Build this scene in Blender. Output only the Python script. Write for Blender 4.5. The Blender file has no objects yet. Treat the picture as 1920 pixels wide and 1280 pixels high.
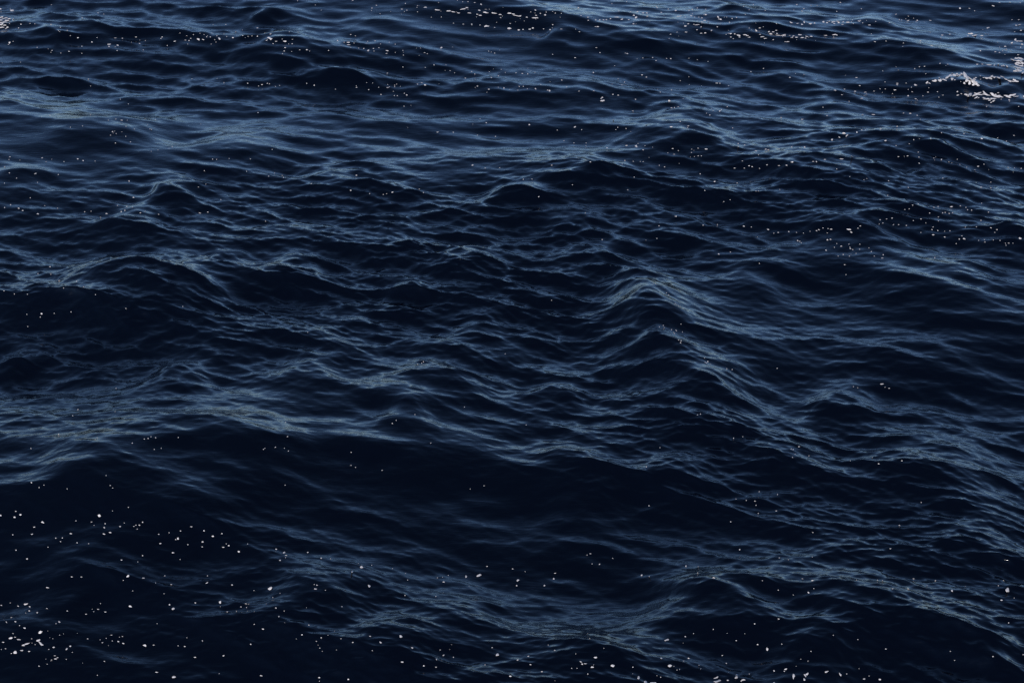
import bpy, math, random
import numpy as np
from mathutils import Vector, Matrix

R = math.radians
scene = bpy.context.scene
col = scene.collection

# ------------------------------------------------------------------ camera
CAM_H, PITCH, LENS = 8.0, 28.0, 68.0          # metres above mean water, degrees down, mm
cam_data = bpy.data.cameras.new("camera")
cam_data.lens = LENS
cam_data.sensor_width = 36.0
cam_data.clip_start = 0.1
cam_data.clip_end = 20000.0
cam = bpy.data.objects.new("camera", cam_data)
cam.location = (0, 0, CAM_H)
cam.rotation_euler = (R(90 - PITCH), 0, 0)
col.objects.link(cam)
scene.camera = cam

# ------------------------------------------------------------------ sky, sun, exposure
SUN_EL, SUN_AZ = 32.0, 205.0                   # azimuth clockwise from +Y (the view direction)
world = bpy.data.worlds.new("World")
scene.world = world
world.use_nodes = True
nt = world.node_tree
bg = nt.nodes["Background"]
sky = nt.nodes.new("ShaderNodeTexSky")
sky.sky_type = 'NISHITA'
sky.sun_disc = False
sky.sun_elevation = R(SUN_EL)
sky.sun_rotation = R(SUN_AZ)
sky.air_density = 0.6
sky.dust_density = 0.0
sky.ozone_density = 5.0
tint = nt.nodes.new("ShaderNodeMix")             # the photograph's white balance
tint.data_type = 'RGBA'; tint.blend_type = 'MULTIPLY'
tint.inputs[0].default_value = 1.0
tint.inputs[7].default_value = (1.0, 0.975, 0.96, 1)
nt.links.new(sky.outputs[0], tint.inputs[6])
nt.links.new(tint.outputs[2], bg.inputs[0])
bg.inputs[1].default_value = 0.10
sd = bpy.data.lights.new("sun", 'SUN')
sd.energy = 2.6
sd.angle = R(0.53)
sd.color = (1.0, 0.95, 0.9)
sun = bpy.data.objects.new("sun", sd)
sdir = Vector((math.sin(R(SUN_AZ)) * math.cos(R(SUN_EL)), math.cos(R(SUN_AZ)) * math.cos(R(SUN_EL)), math.sin(R(SUN_EL))))
sun.rotation_euler = sdir.to_track_quat('Z', 'Y').to_euler()
sun.location = sdir * 60
col.objects.link(sun)
vs = scene.view_settings
vs.view_transform = 'Standard'
vs.look = 'None'
vs.gamma = 1.0
vs.use_curve_mapping = False
vs.exposure = 0.78
scene.cycles.max_bounces = 6

# ------------------------------------------------------------------ from photo pixels (1920 wide) to places
FWD = Vector((0, math.cos(R(PITCH)), -math.sin(R(PITCH))))
UP = Vector((0, math.sin(R(PITCH)), math.cos(R(PITCH))))
RIGHT = Vector((1, 0, 0))
PXF = LENS / 36.0 * 1920.0
CO = Vector((0, 0, CAM_H))

def ray(px, py):
    return (FWD + RIGHT * ((px - 960) / PXF) - UP * ((py - 640) / PXF)).normalized()

def at(px, py, z=0.0):
    d = ray(px, py)
    t = (z - CAM_H) / d.z
    return CO + d * t

# ------------------------------------------------------------------ materials
def water_material():
    m = bpy.data.materials.new("deep_sea_water")
    m.use_nodes = True
    t = m.node_tree
    b = t.nodes["Principled BSDF"]
    b.inputs["Base Color"].default_value = (0.0004, 0.0010, 0.0032, 1)
    b.inputs["Roughness"].default_value = 0.10
    b.inputs["IOR"].default_value = 1.31
    geo = t.nodes.new("ShaderNodeNewGeometry")
    mp = t.nodes.new("ShaderNodeMapping")
    mp.inputs["Rotation"].default_value = (0, 0, R(-14))
    mp.inputs["Scale"].default_value = (0.28, 1.0, 1.0)
    n1 = t.nodes.new("ShaderNodeTexNoise")
    n1.inputs["Scale"].default_value = 26.0
    n1.inputs["Detail"].default_value = 3.5
    n1.inputs["Roughness"].default_value = 0.55
    n1.inputs["Distortion"].default_value = 0.5
    bm = t.nodes.new("ShaderNodeBump")
    bm.inputs["Strength"].default_value = 0.3
    bm.inputs["Distance"].default_value = 0.010
    t.links.new(geo.outputs["Position"], mp.inputs[0])
    t.links.new(mp.outputs[0], n1.inputs["Vector"])
    t.links.new(n1.outputs["Fac"], bm.inputs["Height"])
    t.links.new(bm.outputs[0], b.inputs["Normal"])
    return m

def foam_material():
    m = bpy.data.materials.new("sea_foam")
    m.use_nodes = True
    t = m.node_tree
    b = t.nodes["Principled BSDF"]
    b.inputs["Roughness"].default_value = 0.6
    geo = t.nodes.new("ShaderNodeNewGeometry")
    n1 = t.nodes.new("ShaderNodeTexNoise")
    n1.inputs["Scale"].default_value = 160.0
    n1.inputs["Detail"].default_value = 3.0
    rp = t.nodes.new("ShaderNodeValToRGB")
    rp.color_ramp.elements[0].position = 0.3
    rp.color_ramp.elements[0].color = (0.36, 0.34, 0.325, 1)
    rp.color_ramp.elements[1].position = 0.6
    rp.color_ramp.elements[1].color = (0.62, 0.58, 0.56, 1)
    bm = t.nodes.new("ShaderNodeBump")
    bm.inputs["Strength"].default_value = 0.4
    bm.inputs["Distance"].default_value = 0.004
    t.links.new(geo.outputs["Position"], n1.inputs["Vector"])
    t.links.new(n1.outputs["Fac"], rp.inputs[0])
    t.links.new(rp.outputs[0], b.inputs["Base Color"])
    t.links.new(n1.outputs["Fac"], bm.inputs["Height"])
    t.links.new(bm.outputs[0], b.inputs["Normal"])
    return m

M_WATER, M_FOAM = water_material(), foam_material()

# ------------------------------------------------------------------ the sea surface
# 1. wind waves: three spectra on wrapping tiles of unrelated lengths
def spectrum(seed, N, L, lam_lo, lam_hi, slope, main_deg, spread, chop):
    """Height and sideways shift of a random sea with wavelengths between LAM_LO and LAM_HI and rms slope SLOPE."""
    rs = np.random.RandomState(seed)
    k1 = np.fft.fftfreq(N, d=L / N) * 2 * np.pi
    kx, ky = np.meshgrid(k1, np.fft.rfftfreq(N, d=L / N) * 2 * np.pi, indexing='ij')
    k = np.hypot(kx, ky); k[0, 0] = 1e-6
    lam = 2 * np.pi / k
    band = np.clip((lam - lam_lo * 0.8) / (lam_lo * 0.4), 0, 1) * np.clip((lam_hi * 1.2 - lam) / (lam_hi * 0.4), 0, 1)
    md = np.radians(main_deg)
    c = (kx * math.cos(md) + ky * math.sin(md)) / k
    c2 = (kx * math.cos(md + 0.95) + ky * math.sin(md + 0.95)) / k
    D = 0.03 + np.abs(c) ** spread + 0.28 * np.abs(c2) ** (spread * 1.3)
    amp = band * D * k ** -1.95
    amp[0, 0] = 0
    F = amp * (rs.normal(size=k.shape) + 1j * rs.normal(size=k.shape))
    s = math.sqrt(np.mean(np.fft.irfft2(1j * kx * F, s=(N, N)) ** 2) + np.mean(np.fft.irfft2(1j * ky * F, s=(N, N)) ** 2))
    F *= slope / s
    h = np.fft.irfft2(F, s=(N, N))
    dx = np.fft.irfft2(1j * kx / k * F, s=(N, N)) * chop
    dy = np.fft.irfft2(1j * ky / k * F, s=(N, N)) * chop
    return (h.astype(np.float32), dx.astype(np.float32), dy.astype(np.float32)), L

def sample(field, x, y):
    arrs, L = field
    N = arrs[0].shape[0]
    u = np.mod(x / L, 1.0) * N; v = np.mod(y / L, 1.0) * N
    i = np.floor(u).astype(np.int64); j = np.floor(v).astype(np.int64)
    fu = (u - i).astype(np.float32); fv = (v - j).astype(np.float32)
    i %= N; j %= N; i2 = (i + 1) % N; j2 = (j + 1) % N
    a, b, c, d = (1 - fu) * (1 - fv), fu * (1 - fv), (1 - fu) * fv, fu * fv
    return [A[i, j] * a + A[i2, j] * b + A[i, j2] * c + A[i2, j2] * d for A in arrs]
WIND = 244.0                                    # direction the waves run, degrees from +X
BANDS = [  # field, wavelength used for level of detail
    (spectrum(11, 1024, 173.0, 1.6, 9.0, 0.080, WIND, 8.0, 1.2), 2.2),
    (spectrum(12, 1024, 47.0, 0.55, 1.6, 0.100, WIND + 2, 8, 1.2), 0.8),
    (spectrum(13, 2048, 31.3, 0.16, 0.55, 0.165, WIND + 6, 6.0, 0.95), 0.25),
    (spectrum(14, 2048, 8.3, 0.045, 0.16, 0.175, WIND + 8, 4.0, 0.8), 0.07),
]
CALM = spectrum(15, 512, 61.0, 2.5, 14.0, 0.1, WIND, 2.0, 0.0)    # where the small ripples die down
CALM = ((CALM[0][0] / CALM[0][0].std(),), CALM[1])

# 2. the single waves that can be made out: crest line in photo pixels, height, reach of the face and of the back (metres)
CRESTS = [
    # the broad swell whose face darkens the foreground
    (0.17, 1.6, 1.5, [(-300,790),(0,790),(300,795),(640,825),(900,905),(1100,1010),(1350,1070),(1700,1110),(2100,1140)]),
    # lower left: the big dark wave, its left shoulder, the streaks on its face
    (0.32, 0.85, 1.0, [(-60,870),(30,838),(100,812),(190,808),(270,820),(320,805),(400,797),(470,802),(560,806),(640,815),(700,835),(760,862)]),
    (0.20, 0.45, 0.55, [(560,806),(660,816),(720,840),(780,868),(850,895),(915,910)]),
    (0.10, 0.30, 0.25, [(80,864),(130,868),(190,864),(250,856)]),
    (0.13, 0.35, 0.40, [(285,860),(320,895),(370,920),(450,935),(520,950)]),
    (0.15, 0.40, 0.35, [(360,1030),(410,1032),(460,1050),(520,1072),(600,1095),(660,1118),(725,1148)]),
    (0.10, 0.35, 0.30, [(60,1045),(120,1072),(180,1083),(260,1085),(330,1078)]),
    (0.13, 0.40, 0.35, [(0,1130),(60,1140),(130,1155),(190,1162)]),
    (0.14, 0.50, 0.40, [(480,1110),(560,1105),(640,1115),(720,1140)]),
    (0.15, 0.40, 0.45, [(630,1160),(690,1185),(740,1205),(800,1232),(870,1245)]),
    (0.06, 0.35, 0.35, [(780,1135),(830,1120),(870,1118),(930,1135),(1000,1142)]),
    (0.05, 0.35, 0.30, [(815,1085),(880,1078),(950,1060)]),
    # the steep diagonal crest right of the middle and its neighbours
    (0.16, 0.22, 0.45, [(1215,515),(1250,548),(1285,577),(1320,595),(1370,610)], (0.4, 0.6)),
    (0.10, 0.35, 0.40, [(1290,585),(1320,598),(1380,612),(1460,632),(1540,640)]),
    (0.31, 0.38, 0.80, [(1040,512),(1110,497),(1170,497),(1212,525),(1232,580),(1252,622),(1290,652),(1330,680),(1370,712),(1420,730),(1490,742)], (1.8, 0.9)),
    (0.22, 0.55, 0.60, [(1060,735),(1120,728),(1180,738),(1240,757),(1320,775),(1400,795),(1480,806)]),
    (0.16, 0.45, 0.45, [(985,715),(1030,708),(1080,722),(1130,742)]),
    (0.16, 0.45, 0.40, [(1360,868),(1430,848),(1495,838),(1545,852),(1590,866)]),
    (0.27, 0.75, 0.55, [(1180,1085),(1270,1068),(1320,1076),(1365,1096),(1410,1120),(1450,1142),(1490,1172)], (1.2, 0.9)),
    (0.24, 0.45, 0.60, [(1400,1215),(1440,1202),(1480,1202),(1530,1218),(1580,1235),(1640,1250)]),
    (0.20, 0.50, 0.40, [(1500,735),(1560,718),(1620,716),(1670,735)]),
    (0.24, 0.55, 0.65, [(1560,842),(1640,828),(1700,832),(1760,850),(1820,866),(1880,880),(1960,905)]),
    (0.16, 0.40, 0.45, [(960,1215),(1040,1208),(1120,1206),(1210,1210),(1270,1225),(1330,1245)]),
    (0.15, 0.45, 0.40, [(985,960),(1040,942),(1100,932),(1150,945),(1200,955)]),
    (0.18, 0.50, 0.45, [(1460,1098),(1540,1092),(1620,1097),(1690,1105),(1760,1118)]),
    (0.14, 0.40, 0.35, [(1640,1155),(1720,1140),(1800,1150),(1880,1160)]),
    (0.13, 0.40, 0.35, [(1780,1240),(1840,1228),(1920,1235)]),
    (0.16, 0.45, 0.45, [(1580,795),(1650,785),(1740,800),(1850,812),(1930,830)]),
    (0.18, 0.55, 0.55, [(1480,655),(1560,650),(1650,655),(1740,668),(1850,682),(1930,695)]),
    (0.13, 0.45, 0.35, [(1180,870),(1250,880),(1310,905),(1360,935)]),
    (0.13, 0.40, 0.35, [(980,845),(1050,838),(1120,850),(1190,868)]),
    (0.14, 0.40, 0.35, [(1700,1000),(1780,985),(1850,992),(1930,985)]),
    # upper right
    (0.20, 0.55, 0.55, [(900,152),(960,156),(1035,162),(1110,168),(1160,180),(1210,195)]),
    (0.30, 0.75, 0.80, [(1360,330),(1430,312),(1500,305),(1540,303),(1600,308),(1670,302),(1720,318)]),
    (0.28, 0.75, 0.70, [(1540,265),(1600,247),(1660,238),(1710,243),(1770,262),(1840,292),(1940,325)]),
    (0.24, 0.70, 0.60, [(1430,440),(1500,434),(1590,426),(1640,420),(1690,440),(1750,465)]),
    (0.24, 0.60, 0.60, [(940,335),(1000,325),(1060,322),(1130,318),(1175,332),(1215,348)]),
    (0.14, 0.50, 0.50, [(1090,362),(1140,360),(1180,378),(1210,398),(1270,412),(1330,435),(1400,450)]),
    (0.30, 0.65, 0.75, [(1520,530),(1580,512),(1640,502),(1700,518),(1760,542),(1840,550),(1940,560)]),
    (0.22, 0.60, 0.55, [(1560,98),(1620,84),(1690,86),(1720,98),(1770,112),(1830,124),(1900,128)]),
    (0.17, 0.30, 0.50, [(1378,486),(1405,515),(1440,542),(1490,560)]),
    (0.18, 0.55, 0.50, [(1700,170),(1740,155),(1775,143),(1805,138),(1835,155),(1870,165)]),
    (0.14, 0.40, 0.40, [(1860,150),(1895,152),(1930,170)]),
    (0.18, 0.50, 0.45, [(1200,205),(1260,208),(1320,222),(1380,232)]),
    (0.18, 0.60, 0.50, [(1480,180),(1540,172),(1600,188),(1650,200)]),
    (0.17, 0.50, 0.45, [(990,410),(1040,398),(1100,402),(1160,405)]),
    (0.20, 0.60, 0.60, [(1100,245),(1180,238),(1260,246),(1330,255),(1400,270)]),
    (0.16, 0.45, 0.45, [(1350,65),(1390,58),(1440,72),(1490,80)]),
    (0.14, 0.40, 0.40, [(1330,20),(1350,5),(1390,8),(1430,30)]),
    (0.15, 0.45, 0.45, [(1590,30),(1650,22),(1700,40)]),
    (0.15, 0.45, 0.45, [(1400,125),(1450,120),(1510,128),(1570,130)]),
    (0.17, 0.55, 0.45, [(1170,108),(1220,72),(1290,66),(1350,78)]),
    (0.14, 0.45, 0.40, [(1010,72),(1040,66),(1080,82)]),
    (0.15, 0.45, 0.40, [(1850,440),(1900,432),(1950,445)]),
    # upper left
    (0.24, 0.60, 0.80, [(-40,45),(30,46),(100,52),(150,62),(200,74),(250,78)]),
    (0.26, 0.75, 0.75, [(590,50),(650,38),(710,36),(780,48),(850,66),(920,80)]),
    (0.15, 0.35, 0.40, [(460,36),(495,26),(520,40)]),
    (0.20, 0.45, 0.55, [(480,60),(515,48),(545,52),(585,70),(610,80)]),
    (0.24, 0.60, 0.60, [(380,108),(430,92),(470,94),(530,92),(600,88),(650,95),(700,110)]),
    (0.22, 0.60, 0.60, [(60,248),(110,222),(170,218),(230,214),(280,222),(330,240),(370,262)]),
    (0.26, 0.55, 0.75, [(350,240),(400,228),(445,236),(500,258),(550,275),(610,296)]),
    (0.26, 0.50, 0.80, [(540,300),(575,290),(620,302),(680,322),(740,345),(800,358),(860,372)]),
    (0.22, 0.42, 0.55, [(680,415),(715,398),(760,402),(820,412),(870,420),(900,432),(960,446)]),
    (0.32, 0.80, 0.80, [(80,515),(140,496),(200,486),(250,486),(310,502),(380,522),(440,545),(490,590)]),
    (0.20, 0.50, 0.50, [(480,490),(540,484),(590,492),(640,512)]),
    (0.22, 0.50, 0.60, [(880,360),(940,345),(1000,352),(1060,368)]),
    (0.20, 0.45, 0.45, [(270,368),(305,352),(345,364),(390,385)]),
    (0.16, 0.40, 0.40, [(200,405),(240,398),(280,418),(330,425)]),
    (0.14, 0.60, 0.50, [(-40,160),(20,155),(80,158),(120,165)]),
    (0.13, 0.50, 0.40, [(-40,335),(20,330),(60,328),(110,350)]),
    (0.24, 0.60, 0.60, [(740,680),(790,672),(840,690),(890,712),(950,735)]),
    (0.20, 0.60, 0.60, [(820,470),(880,462),(940,480),(990,500)]),
    (0.16, 0.50, 0.45, [(1030,465),(1090,460),(1150,465),(1200,490)]),
    (0.16, 0.50, 0.45, [(510,690),(560,680),(600,690),(660,705)]),
    (0.20, 0.60, 0.50, [(260,695),(310,688),(360,705),(420,715)]),
    (0.16, 0.50, 0.40, [(-30,670),(20,665),(60,690)]),
    (0.14, 0.45, 0.40, [(700,560),(760,550),(820,556)]),
    (0.14, 0.45, 0.40, [(840,620),(900,612),(960,625)]),
    (0.14, 0.45, 0.40, [(700,770),(760,765),(830,775)]),
    (0.14, 0.45, 0.40, [(560,140),(640,130),(720,140)]),
    (0.12, 0.40, 0.40, [(860,145),(920,155),(970,152)]),
    # outside the frame, so that the sea goes on
    (0.30, 0.75, 0.90, [(-500,980),(-380,940),(-240,960),(-140,990)]),
    (0.28, 0.70, 0.90, [(2010,640),(2100,610),(2200,650)]),
    (0.28, 0.80, 0.90, [(-420,420),(-300,390),(-120,430)]),
    (0.28, 0.80, 0.90, [(100,-90),(220,-110),(380,-80)]),
    (0.28, 0.80, 0.90, [(1100,-80),(1250,-100),(1400,-70)]),
]
def smooth_line(pts, n=7):
    P = [pts[0]] + list(pts) + [pts[-1]]
    out = []
    for a in range(1, len(P) - 2):
        for q in range(n):
            t = q / n
            out.append(tuple(0.5 * (2 * P[a][i] + (P[a + 1][i] - P[a - 1][i]) * t + (2 * P[a - 1][i] - 5 * P[a][i] + 4 * P[a + 1][i] - P[a + 2][i]) * t * t
                       + (-P[a - 1][i] + 3 * P[a][i] - 3 * P[a + 1][i] + P[a + 2][i]) * t ** 3) for i in (0, 1)))
    out.append(pts[-1])
    return out

CR = []
for A, wf, wb, pts, *taper in CRESTS:
    A *= 0.80 if A > 0.3 else 0.52
    w = [at(p[0], p[1], A * 0.9) for p in smooth_line(pts)]
    CR.append((A, wf, wb, np.array([(p.x, p.y) for p in w]), taper[0] if taper else (1.5, 1.5)))

def crest_height(x, y):
    h = np.zeros_like(x)
    for A, wf, wb, L, (ta, tb) in CR:
        reach = max(4.6 * wf, 4.2 * wb)
        sel = np.nonzero((x > L[:, 0].min() - reach) & (x < L[:, 0].max() + reach) & (y > L[:, 1].min() - reach) & (y < L[:, 1].max() + reach))[0]
        if not len(sel): continue
        X, Y = x[sel], y[sel]
        best = np.full(len(sel), 1e9, np.float32); wsum = np.zeros(len(sel), np.float32)
        ssum = np.zeros(len(sel), np.float32); wtsum = np.zeros(len(sel), np.float32); tsum = np.zeros(len(sel), np.float32)
        seg = np.hypot(*(L[1:] - L[:-1]).T); cum = np.concatenate([[0], np.cumsum(seg)]); tot = cum[-1]
        for i in range(len(L) - 1):
            ax, ay = L[i]; dx, dy = L[i + 1] - L[i]; l2 = dx * dx + dy * dy
            if l2 < 1e-9: continue
            t = np.clip(((X - ax) * dx + (Y - ay) * dy) / l2, 0, 1)
            ex, ey = X - ax - t * dx, Y - ay - t * dy
            d = ex * ex + ey * ey
            side = (ex * dy - ey * dx) / np.sqrt(l2 * (d + 1e-8))       # +1 on the camera's side of a line drawn left to right
            wq = (d + 3e-4) ** -3.0
            wt = (d + 4e-3) ** -2.0
            best = np.minimum(best, d); wsum += wq; ssum += wq * side; wtsum += wt; tsum += wt * (cum[i] + t * seg[i]) / tot
        d = wsum ** (-1 / 6) * (1 + 1.18 * np.sqrt(best) / (tot / len(seg))) ** (1 / 6)     # distance with its creases rounded off
        tt = tsum / wtsum
        fr = np.clip(0.5 + 0.5 * ssum / wsum, 0, 1)
        fr = fr * fr * (3 - 2 * fr)
        prof = fr * np.exp(-(d / wf) ** 1.55) + (1 - fr) * np.exp(-(d / wb) ** 1.25)
        end = np.clip(np.minimum(tt * tot / min(0.45 * tot, ta), (1 - tt) * tot / min(0.45 * tot, tb)), 0, 1)
        end = 0.06 + 0.94 * end * end * (3 - 2 * end)
        # a shallow trough ahead of the face
        tr = fr * 0.16 * np.exp(-((d - 2.0 * wf) / (0.8 * wf)) ** 2)
        h[sel] += A * end * (prof - tr)
    return h

# put each line where its water stands once all the waves are added up
for _ in range(3):
    new = []
    for (A, wf, wb, L, taper), (_a, _f, _b, pts, *_t) in zip(CR, CRESTS):
        z = crest_height(L[:, 0].copy(), L[:, 1].copy())
        w = [at(p[0], p[1], float(min(max(q, 0), 0.9))) for p, q in zip(smooth_line(pts), z)]
        new.append((A, wf, wb, np.array([(p.x, p.y) for p in w]), taper))
    CR = new

# smooth pale patches: photo pixels, half sizes, how much the wavelets are damped
SMOOTH = [(150,765,190,28,.7),(480,782,170,22,.7),(240,715,70,20,.5),(850,335,140,26,.75),(620,455,170,26,.6),(1070,415,110,20,.6),
          (180,110,150,22,.6),(1430,700,110,28,.7),(1560,720,140,16,.5),(1390,600,120,60,.85),(1480,690,90,40,.8),(860,1220,130,25,.6),(50,265,80,24,.6),
          (1300,650,60,30,.5),(1700,700,120,14,.4),(150,180,120,18,.4),(1010,105,120,14,.5),(350,470,150,18,.5),(1550,610,200,20,.4),
          (1100,1200,140,18,.5),(1500,860,60,14,.3),(860,840,60,14,.5)]
SM = []
for px, py, hx, hy, k in SMOOTH:
    c, ex, ey = at(px, py), at(px + hx, py), at(px, py - hy)
    SM.append((c.x, c.y, ex.x - c.x, ey.y - c.y, k))
def sea(x, y, cell):
    """World places of the sea surface over the grid points X, Y whose spacing is CELL."""
    x = x.astype(np.float32); y = y.astype(np.float32)
    calm = sample(CALM, x, y)[0]
    near = np.hypot(x, y) < 60
    h = np.zeros_like(x); sx = np.zeros_like(x); sy = np.zeros_like(x)
    h[near] = crest_height(x[near], y[near])
    inview = np.clip((34 - np.hypot(x, y - 3)) / 6, 0, 1) * np.clip((12 - np.abs(x)) / 4, 0, 1)
    still = np.zeros_like(x)
    for cx, cy, hx, hy, k in SM:
        still = np.maximum(still, k * np.exp(-(((x - cx) / hx) ** 2 + ((y - cy) / hy) ** 2) ** 1.5))
    # ripples are steeper on the faces and near crests than in the smooth hollows
    for n, (f, lod) in enumerate(BANDS):
        H, DX, DY = sample(f, x + 0.4 * sx, y + 0.4 * sy)
        w = np.clip(lod / (2.5 * cell) - 0.6, 0, 1)
        if n == 0: w = w * (1 + 0.5 * (1 - inview))
        if n == 1: w = w * np.clip(1.0 + 0.18 * calm, 0.55, 1.4)
        if n == 2: w = w * np.clip(1.0 + 0.30 * calm, 0.40, 1.6)
        if n == 3: w = w * np.clip(0.95 + 0.38 * calm, 0.25, 1.8)
        if n in (1, 2): w = w * (1 - 0.9 * still)
        if n == 3: w = w * (1 - 0.3 * still)
        h += H * w; sx += DX * w; sy += DY * w
    return x + sx, y + sy, h

def build_water():
    lo, hi = 16.0, 41.5
    dep = np.radians(np.linspace(hi, lo, ROWS))
    r_mid = CAM_H / np.tan(dep)
    r_in = [r_mid[0]]; step = r_mid[1] - r_mid[0]
    while r_in[-1] > 0.5:
        step = min(step * 1.07, 0.45); r_in.append(r_in[-1] - step)
    r_in = np.array(r_in[:0:-1])
    r_in = r_in[r_in > 0.05]
    r = list(r_mid)
    step = r[-1] - r[-2]
    while r[-1] < 12000:
        step = max(step * 1.03, 0); r.append(r[-1] + step)
    r = np.concatenate([r_in, r])
    az_d = np.linspace(-23.5, 23.5, COLS)
    up = [23.5]; step = az_d[1] - az_d[0]
    while up[-1] < 180:
        step = min(step * 1.07, 3.5); up.append(up[-1] + step)
    up = np.array(up[1:]); up = up[up < 178.5]
    az = np.radians(np.concatenate([az_d, up, 360 - up[::-1]]))
    daz = np.abs((np.roll(az, -1) - np.roll(az, 1) + np.pi) % (2 * np.pi) - np.pi) / 2
    dr = np.gradient(r)
    RR, AA = np.meshgrid(r, az, indexing='ij')
    cell = np.maximum(np.outer(r, daz) * 0.8, np.minimum(dr[:, None], r[:, None]) * 0.55)
    X = (RR * np.sin(AA)).ravel(); Y = (RR * np.cos(AA)).ravel()
    x, y, z = sea(X, Y, cell.ravel().astype(np.float32))
    nr, na = len(r), len(az)
    v = np.empty((nr * na + 1, 3), np.float32)
    v[:-1, 0] = x; v[:-1, 1] = y; v[:-1, 2] = z
    v[-1] = (0, 0, float(z[:na].mean()))
    i = np.arange(nr - 1)[:, None]; j = np.arange(na)[None, :]
    a = i * na + j; b = i * na + (j + 1) % na
    quads = np.stack([a, a + na, b + na, b], -1).reshape(-1, 4)
    jj = np.arange(na)
    tris = np.stack([np.full(na, nr * na), jj, (jj + 1) % na], -1)
    loops = np.concatenate([quads.ravel(), tris.ravel()]).astype(np.int32)
    starts = np.concatenate([np.arange(len(quads)) * 4, len(quads) * 4 + np.arange(na) * 3]).astype(np.int32)
    me = bpy.data.meshes.new("sea_water")
    me.vertices.add(len(v)); me.vertices.foreach_set("co", v.ravel())
    me.loops.add(len(loops)); me.loops.foreach_set("vertex_index", loops)
    me.polygons.add(len(starts)); me.polygons.foreach_set("loop_start", starts)
    me.polygons.foreach_set("use_smooth", np.ones(len(starts), bool))
    me.update(calc_edges=True)
    me.validate()
    me.materials.append(M_WATER)
    o = bpy.data.objects.new("sea_water", me)
    col.objects.link(o)
    o["kind"] = "structure"
    return o

ROWS, COLS = 720, 1160
water = build_water()
# ------------------------------------------------------------------ foam floating on the water
bpy.context.view_layer.update()
dg = bpy.context.evaluated_depsgraph_get()
wev = water.evaluated_get(dg)
PXS = 1.0 / PXF

def hit(px, py):
    ok, p, n, _ = wev.ray_cast(CO, ray(px, py))
    return (p, n) if ok else (None, None)

def ico(sub):
    import bmesh
    b = bmesh.new(); bmesh.ops.create_icosphere(b, subdivisions=sub, radius=1.0)
    v = np.array([x.co[:] for x in b.verts]); f = [[x.index for x in q.verts] for q in b.faces]
    b.free(); return v, f
ICO = {2: ico(2), 3: ico(3)}
rng = np.random.RandomState(7)

def lump(sub, elong):
    """A lump of foam in unit size: uneven outline, bubbly top, bent when it is long."""
    v, f = ICO[sub]; v = v.copy()
    ph = rng.uniform(0, 6.28, 8)
    a = np.arctan2(v[:, 1], v[:, 0])
    rr = 1 + 0.16 * np.sin(2 * a + ph[0]) + 0.14 * np.sin(3 * a + ph[1]) + 0.09 * np.sin(5 * a + ph[2])
    rr += 0.06 * np.sin(9 * a + ph[3]) * (sub > 2)
    v[:, :2] *= rr[:, None]
    v[:, 2] *= 1 + 0.25 * np.sin(5 * v[:, 0] + ph[4]) * np.sin(6 * v[:, 1] + ph[5])
    if elong > 1.9:
        v[:, 1] += rng.uniform(-0.5, 0.5) * (v[:, 0] ** 2 - 0.4) + 0.25 * np.sin(3.2 * v[:, 0] + ph[6])
        v[:, 1] *= 1 - 0.3 * rng.uniform(-1, 1) * v[:, 0]
    return v, f

def fleck_geometry(px, py, w, h, ang, sub):
    """World vertices of a lump that lies on the water at a point and covers w x h photo pixels, long axis slanted by ANG."""
    p, n = hit(px, py)
    if p is None: return None
    d0 = (p - CO).normalized()
    n = (n + Vector((0, 0, 0.6))).normalized()
    dist = (p - CO).length
    def along(dx, dy):                                   # photo offset -> offset in the water's plane
        d = ray(px + dx, py + dy)
        den = d.dot(n)
        if abs(den) < 0.05: return (d - d0) * dist
        q = CO + d * ((p - CO).dot(n) / den) - p
        lim = 3.2 * math.hypot(dx, dy) * PXS * dist
        return q if q.length < lim else q.normalized() * lim
    if h > w and not ang: w, h, ang = h, w, 90
    c, s = math.cos(R(ang)), math.sin(R(ang))
    u = along(0.5 * w * c, -0.5 * w * s)
    t = along(0.5 * h * s, 0.5 * h * c)
    th = 0.30 * 0.5 * min(w, h) * PXS * dist + 0.0006
    v, f = lump(sub, w / h)
    M = np.array([u, t, n * th])
    return p, v @ M + np.array(p + n * th * 0.35), f

def mesh_object(name, verts, faces, origin, parent=None):
    me = bpy.data.meshes.new(name)
    o3 = np.array(origin, dtype=float)
    me.from_pydata((verts - o3).tolist(), [], faces)
    me.polygons.foreach_set("use_smooth", [True] * len(faces))
    me.materials.append(M_FOAM)
    o = bpy.data.objects.new(name, me)
    if parent is None: o.location = origin
    else:
        o.parent = parent; o.location = Vector(origin) - parent.location
    col.objects.link(o)
    return o

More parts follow.
